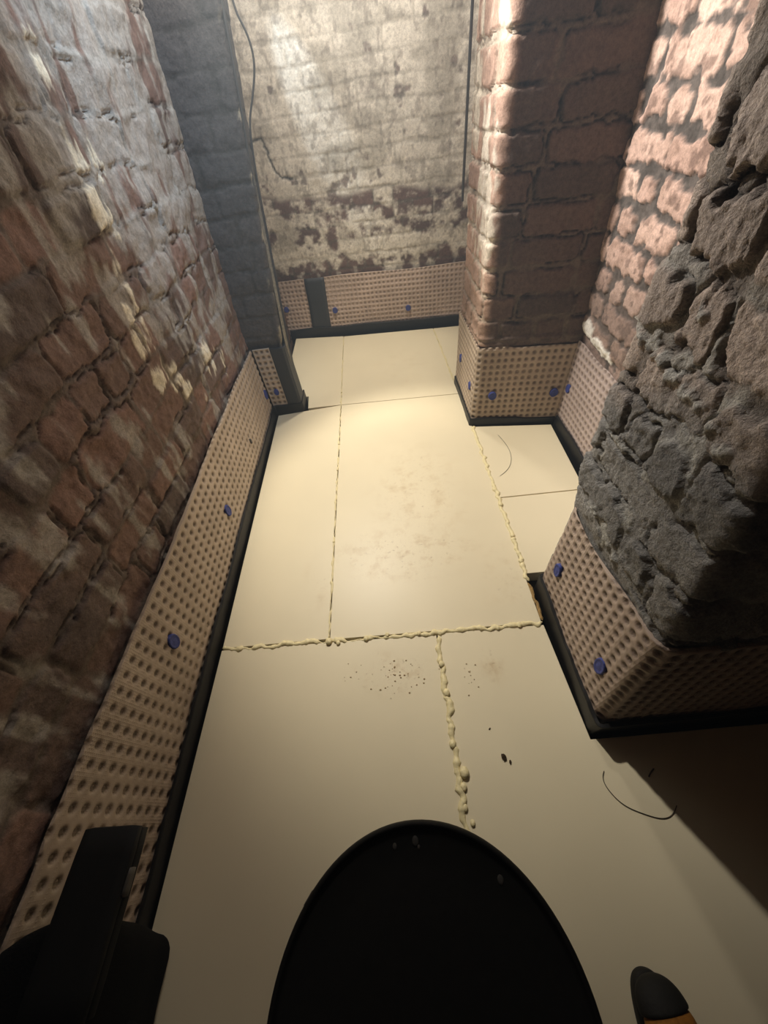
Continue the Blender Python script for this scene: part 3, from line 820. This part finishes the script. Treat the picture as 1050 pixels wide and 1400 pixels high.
for k in range(14):
    x = .14+rs.gauss(0, .012); y = .27+rs.gauss(0, .035); r = .0009+.0012*rs.random()
    bmesh.ops.create_icosphere(bm, subdivisions=1, radius=r, matrix=Matrix.Translation((x, y, r*.3)) @ Matrix.Diagonal((1.2, .9, .5, 1)))
o = bm_obj('grit', bm, plastic('tan_grit', s2l(140, 116, 76), .9)); recentre(o)
tag(o, 'scattered tan grit on the near boards below the foam bead', 'grit', kind='stuff')

# ------------------------------------------------------------------ light
def spot(name, loc, target, energy, col, angle, blend=1.0, size=.03):
    l = bpy.data.lights.new(name, 'SPOT'); l.energy = energy; l.color = col; l.spot_size = math.radians(angle); l.spot_blend = blend; l.shadow_soft_size = size
    o = bpy.data.objects.new(name, l); C.objects.link(o); o.location = loc
    o.rotation_euler = (Vector(target)-Vector(loc)).to_track_quat('-Z', 'Y').to_euler(); return o
def point(name, loc, energy, col, size=.05):
    l = bpy.data.lights.new(name, 'POINT'); l.energy = energy; l.color = col; l.shadow_soft_size = size
    o = bpy.data.objects.new(name, l); C.objects.link(o); o.location = loc; return o
spot('work_lamp', (-.27, 1.46, 1.46), (.10, .92, 0), 80, (1, .94, .81), 63, .60, .035)
spot('far_lamp_beam', (.0, 2.06, 1.66), (-.08, 2.06, 0), 50, (1, .93, .78), 56, .9, .05)
spot('work_lamp_flood', (-.27, 1.455, 1.47), (.68, .92, .90), 96, (1, .97, .94), 72, 1.0, .035)
point('work_lamp_spill', (-.27, 1.45, 1.47), 8, (1, .95, .88), .035)
point('far_lamp', (.0, 2.0, 1.66), 21, (1, .97, .92), .06)
spot('flare_streak_spot', (-.50, 2.28, 1.66), (-.26, 2.44, 1.12), 26, (.70, .85, 1), 17, .5, .015)  # added narrow spot standing in for the lens flare streak on the end wall
spot('cool_fill', (-.02, .92, 1.70), (-.54, 1.30, 1.06), 46, (.50, .73, 1), 58, 1.0, .04)  # added fill for the bluish flare veil on post and upper left wall
w = bpy.data.worlds.new('World'); bpy.context.scene.world = w; w.use_nodes = True
w.node_tree.nodes['Background'].inputs['Color'].default_value = (0, 0, 0, 1); w.node_tree.nodes['Background'].inputs['Strength'].default_value = .0
HAZE = .055
if HAZE:                                            # thin bluish haze filling the air
    vs = w.node_tree.nodes.new('ShaderNodeVolumeScatter'); vs.inputs['Color'].default_value = (.72, .86, 1, 1)
    vs.inputs['Density'].default_value = HAZE; vs.inputs['Anisotropy'].default_value = .35
    w.node_tree.links.new(vs.outputs[0], w.node_tree.nodes['World Output'].inputs['Volume'])

# ------------------------------------------------------------------ camera
cam = bpy.data.cameras.new('Camera'); co = bpy.data.objects.new('Camera', cam); C.objects.link(co)
R = np.array([[0.99379781, -0.10296774, -0.04199473], [-0.05070122, -0.75566441, 0.65299363], [-0.0989712, -0.64681446, -0.75619823]])
mw = Matrix(((R[0, 0], -R[0, 1], -R[0, 2], 0), (R[1, 0], -R[1, 1], -R[1, 2], 0), (R[2, 0], -R[2, 1], -R[2, 2], 1.0), (0, 0, 0, 1)))
co.matrix_world = mw
cam.sensor_fit = 'HORIZONTAL'; cam.sensor_width = 36; cam.lens = 36*491.3197/1050; cam.clip_start = .02
sc = bpy.context.scene
sc.camera = co
sc.view_settings.view_transform = 'Standard'; sc.view_settings.look = 'None'; sc.view_settings.gamma = 1; sc.view_settings.use_curve_mapping = False
sc.view_settings.exposure = .06
sc.cycles.max_bounces = 8; sc.cycles.diffuse_bounces = 5
